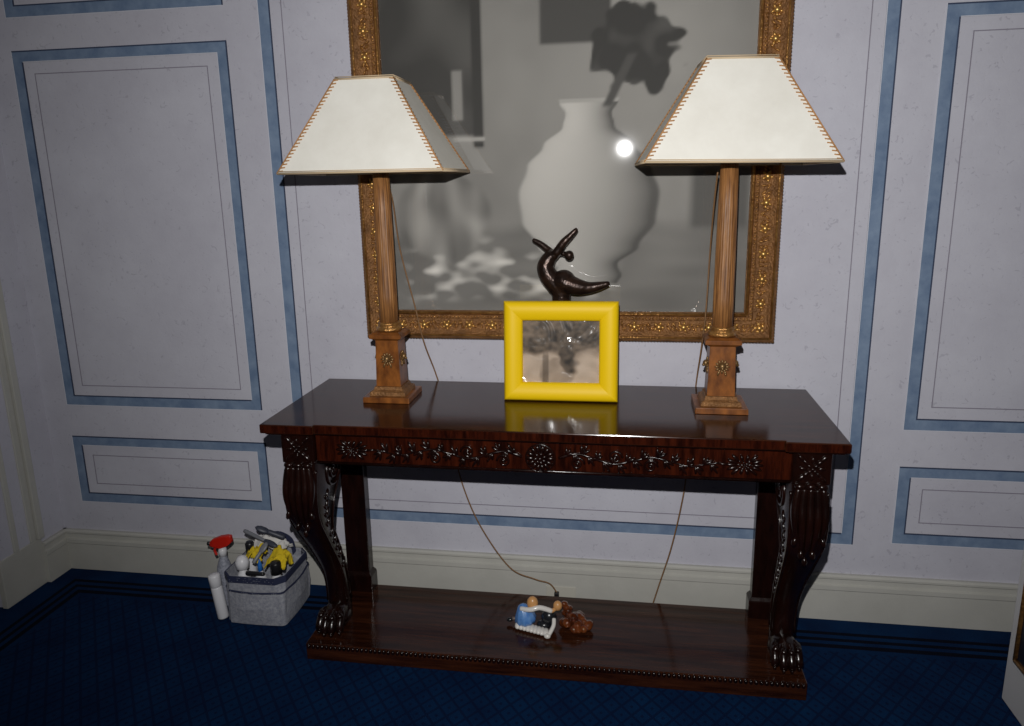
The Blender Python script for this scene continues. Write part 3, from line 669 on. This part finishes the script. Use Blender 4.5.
m = MB().ell((-.225, -.285, SZ+.084), (.016, .015, .018), None, 12, 8); m.tube([(-.232, -.29, SZ+.075), (-.255, -.297, SZ+.060)], .007, 8); m.obj('tan_knob', 'porcelain_tan', G, smooth=True)
m = MB(); rnd = random.Random(5)
for i in range(34):
    a = rnd.uniform(0, 2*PI); r = rnd.uniform(0, .042); z = rnd.uniform(.012, .055)*(1-r/.09); q = rnd.uniform(.011, .018)
    m.ell((-.165+r*math.cos(a)*1.25, -.285+r*.8*math.sin(a), SZ+.001+max(q, z)), (q*1.2, q, q), Matrix.Rotation(rnd.uniform(0, 3), 3, 'Z'), 8, 6)
for i in range(6): m.ell((-.198+rnd.uniform(-.01, .01), -.258+rnd.uniform(-.01, .01), SZ+.03+i*.008), (.015, .013, .012), None, 8, 6)
tag(m.obj('amber_ornament', 'amber', smooth=True), 'glossy amber brown lumpy ornament beside the painted one on the shelf', 'ornament')

# ---------------------------------------------------------------- cleaning caddy on the carpet
CX, CY, CH = -1.340, -.205, .195
K = thing('mesh_caddy', 'white mesh cleaning caddy with navy dotted rim on the carpet', 'caddy', (CX, CY, 0))
def octo(h, c, z): return [(CX+x, CY+y, z) for x, y in ((-h+c, -h), (h-c, -h), (h, -h+c), (h, h-c), (h-c, h), (-h+c, h), (-h, h-c), (-h, -h+c))]
R0 = [octo(.108, .014, .001), octo(.114, .016, .006), octo(.116, .022, .09), octo(.118, .030, CH)]
inn = [[((x-CX)*.975+CX, (y-CY)*.975+CY, z+.004) for x, y, z in r] for r in R0]
m = MB().loft(R0, False); m.loft(inn, False); n8 = len(m.v); m.f.append(tuple(range(7, -1, -1))); m.f.append(tuple(range(32, 40)))
m.obj('mesh_body', 'mesh_fabric', K)
for k in range(8):                                          # outer pockets
    q = (k+1) % 8; a0, a1 = Vector(R0[1][k]), Vector(R0[1][q]); b0, b1 = Vector(R0[3][k]), Vector(R0[3][q]); zt = .70
    if k in (7,): continue
    rr = []
    for f_, bul in ((0, .004), (.5, .014), (1, .010)):
        row = []
        for j in range(7):
            t = j/6; p = (a0.lerp(a1, t)).lerp(b0.lerp(b1, t), f_*zt); o_ = Vector((p.x-CX, p.y-CY, 0)).normalized(); row.append(p+o_*(bul*math.sin(PI*t)+.0015))
        rr.append(row)
    vs_ = [p for r in rr for p in r]; fs_ = [(j*7+i, j*7+i+1, (j+1)*7+i+1, (j+1)*7+i) for j in range(2) for i in range(6)]
    pk = MB().add(vs_, fs_).obj('pocket', 'mesh_fabric', K)
    MB().tube([p+Vector((0, 0, .001)) for p in rr[2]], .0036, 6).obj('pocket_binding', 'dotted_navy', pk)
rim = [Vector(p) for p in octo(.119, .030, CH)]
m = MB(); lo = [(p.x, p.y, CH-.022) for p in rim]; ro = [((x-CX)*1.018+CX, (y-CY)*1.018+CY, z) for x, y, z in lo]; rt_ = [(x, y, CH+.002) for x, y, z in ro]; ri = [((x-CX)*.95+CX, (y-CY)*.95+CY, CH+.002) for x, y, z in ro]; rl = [(x, y, CH-.022) for x, y, z in ri]
m.loft([ro, rt_, ri, rl, ro], False).obj('rim_band', 'dotted_navy', K)
for sy in (1,):
    pts = spline([(CX-.065, CY+.107, CH-.015), (CX-.052, CY+.107, CH+.04), (CX, CY+.107, CH+.065), (CX+.052, CY+.107, CH+.04), (CX+.065, CY+.107, CH-.015)], 6)
    if sy == 1:
        m = MB().loft([[(p.x+.09*(p.x-CX), p.y-.0015, p.z+.010), (p.x+.09*(p.x-CX), p.y+.0015, p.z+.010), (p.x-.15*(p.x-CX), p.y+.0015, p.z-.010), (p.x-.15*(p.x-CX), p.y-.0015, p.z-.010)] for p in pts]); m.obj('strap_handle', 'dotted_navy', K)
# spray bottle with red trigger, in the left outer pocket
S1 = thing('spray_bottle', 'grey spray bottle with red trigger head at the left of the caddy', 'spray bottle', (-1.524, -.19, 0))
MB().lathe([(.026, .001), (.030, .01), (.030, .13), (.026, .16), (.015, .195), (.013, .205)], (-1.524, -.19, 0), 20).obj('bottle', 'speckled_bottle', S1, smooth=True)
MB().lathe([(.015, .203), (.016, .225), (.012, .238)], (-1.524, -.19, 0), 16).obj('collar', 'white_plastic', S1, smooth=True)
MB().loft([[(x, -.19-wd, z0), (x, -.19+wd, z0), (x, -.19+wd*.8, z1), (x, -.19-wd*.8, z1)] for x, wd, z0, z1 in ((-1.572, .009, .242, .258), (-1.557, .013, .240, .272), (-1.527, .015, .236, .284), (-1.497, .014, .248, .290), (-1.480, .010, .262, .290))]).obj('trigger_head', 'red_plastic', S1, smooth=False, bevel=.004)
MB().lathe([(.006, 0), (.008, .004), (.008, .012), (.004, .014)], (0, 0, 0), 10).xform(Matrix.Translation((-1.570, -.19, .25)) @ Matrix.Rotation(-PI/2, 4, 'Y')).obj('nozzle', 'black_plastic', S1)
MB().tube(spline([(-1.547, -.19, .243), (-1.557, -.19, .222), (-1.550, -.19, .204)], 4), .005, 6).obj('trigger', 'red_plastic', S1)
# white aerosol standing in the front left pocket
S2 = thing('aerosol_can', 'slim white can standing at the front left corner of the caddy', 'can', (-1.487, -.290, 0))
Ma = Matrix.Translation((-1.487, -.290, .003)) @ Matrix.Rotation(-.12, 4, 'Y')
MB().lathe([(.019, .002), (.0205, .006), (.0205, .125), (.019, .13)], (0, 0, 0), 20).xform(Ma).obj('can_body', 'white_plastic', S2, smooth=True)
MB().lathe([(.0185, .130), (.0215, .132), (.0215, .172), (.019, .178), (.008, .180)], (0, 0, 0), 20).xform(Ma).obj('cap', 'white_plastic', S2, smooth=True)
# bottles inside
def inner_bottle(x, y, zt, r, capm, label, tip, tilt_=(0, 0)):
    o = thing('bottle', label, 'bottle', (x, y, .01)); Mb = Matrix.Translation((x, y, .012)) @ Matrix.Rotation(tilt_[0], 4, 'X') @ Matrix.Rotation(tilt_[1], 4, 'Y')
    MB().lathe([(r*.95, 0), (r, .006), (r, zt*.70), (r*.8, zt*.80), (r*.4, zt*.88), (r*.38, zt*.9)], (0, 0, 0), 18).xform(Mb).obj('bottle_body', 'white_plastic', o, smooth=True)
    MB().lathe(tip(r, zt), (0, 0, 0), 16).xform(Mb).obj('cap', capm, o, smooth=True)
    return o
o = inner_bottle(-1.392, -.283, .222, .025, 'white_plastic', 'white bottle with domed spray head in the caddy front', lambda r, z: [(r*.5, z*.88), (r*.9, z*.9), (r*1.0, z*1.02), (r*.6, z*1.10), (r*.1, z*1.12)])
inner_bottle(-1.322, -.285, .215, .023, 'blue_cap', 'white bottle with small blue tip in the caddy middle', lambda r, z: [(r*.38, z*.88), (r*.34, z*1.02), (r*.12, z*1.10), (r*.05, z*1.12)])
inner_bottle(-1.262, -.282, .215, .022, 'black_plastic', 'white bottle with black cap in the caddy right', lambda r, z: [(r*.9, z*.86), (r*.9, z*1.05), (r*.8, z*1.07), (r*.1, z*1.075)])
inner_bottle(-1.424, -.165, .225, .018, 'black_plastic', 'bottle with black cap beside the red trigger in the caddy', lambda r, z: [(r*.9, z*.88), (r*.95, z*1.04), (r*.7, z*1.08), (r*.1, z*1.085)])
# crumpled cloths
def cloth(cx, cy, cz, sx, sy, sz, mname, label, seed):
    vs = []; fs = []; N_ = 18
    for j in range(N_+1):
        for i in range(N_+1):
            u = i/N_*2-1; v = j/N_*2-1; n_ = noise.noise(Vector((u*1.7+seed, v*1.7, seed)))
            n2 = noise.noise(Vector((u*3.6, v*3.6+seed, 2)))
            vs.append((cx+sx*u+.012*n2, cy+sy*v+.012*n_, cz+sz*(.9-.55*(u*u+v*v))+.030*n_+.014*n2))
    for j in range(N_):
        for i in range(N_): a = j*(N_+1)+i; fs.append((a, a+1, a+N_+2, a+N_+1))
    o = MB().add(vs, fs).obj('cleaning_cloth', mname, smooth=True); md = o.modifiers.new('thickness', 'SOLIDIFY'); md.thickness = .003
    return tag(o, label, 'cloth', 'cloths in the caddy')
cloth(-1.278, -.222, .212, .040, .042, .045, 'yellow_cloth', 'yellow cloth bunched at the right of the caddy', 2)
cloth(-1.372, -.222, .226, .034, .030, .030, 'yellow_cloth', 'yellow cloth tucked behind the domed bottle in the caddy', 5)
cloth(-1.342, -.145, .232, .070, .030, .045, 'white_cloth', 'white cloth heaped at the back of the caddy', 9)
# brushes and tools
def tool(name, label, cat, p0, p1, r0, r1, mname, headm=None, head=None):
    o = thing(name, label, cat, p0); a = Vector(p0); b = Vector(p1)
    MB().tube([a.lerp(b, t) for t in (0, .1, .5, .9, 1)], [r0*.8, r0, (r0+r1)/2, r1, r1*.8], 8).obj('handle', mname, o, smooth=True)
    if head:
        d = (b-a).normalized(); MB().ell(b+d*head[0]*.6, head, dirrot(d, (0, -.5, 1)), 10, 7).obj('brush_head', headm, o, smooth=True)
    return o
tool('scrub_brush', 'grey brush with long handle lying across the top of the caddy', 'brush', (-1.425, -.190, .312), (-1.33, -.212, .286), .008, .006, 'grey_plastic', 'dark_grey', (.035, .012, .008))
tool('dust_brush', 'dark flat brush sticking up at the back of the caddy', 'brush', (-1.275, -.170, .282), (-1.335, -.185, .312), .011, .010, 'dark_grey', 'dark_grey', (.03, .014, .008))
tool('scraper', 'grey scraper leaning in the middle of the caddy', 'scraper', (-1.352, -.277, .228), (-1.333, -.247, .262), .008, .007, 'grey_plastic', 'grey_plastic', (.024, .014, .006))
tool('squeegee', 'black handled tool lying inside the front rim of the caddy', 'tool', (-1.365, -.3085, .206), (-1.295, -.3085, .206), .009, .007, 'black_plastic')

# ---------------------------------------------------------------- white cabinet cut by the right edge
Wc = thing('white_cabinet', 'white painted cabinet side with dark gilt framed inset at the right edge', 'cabinet', (1.39, -.66, 0))
MB().box(1.160, 1.62, -.95, -.392, 0, .80).obj('body', 'white_paint', Wc, bevel=.004)
MB().box(1.14, 1.64, -.97, -.375, .80, .83).obj('top', 'white_paint', Wc, bevel=.004)
ins = MB().box(1.155, 1.162, -.90, -.447, .17, .70).obj('inset_panel', 'dark_panel', Wc)
m = MB()
for a, b in (((1.156, -.90, .17), (1.156, -.447, .17)), ((1.156, -.447, .17), (1.156, -.447, .70)), ((1.156, -.447, .70), (1.156, -.90, .70)), ((1.156, -.90, .70), (1.156, -.90, .17))): m.tube([a, b], .009, 8)
m.obj('inset_frame', 'gilt', ins, smooth=True)
bpy.context.view_layer.update()
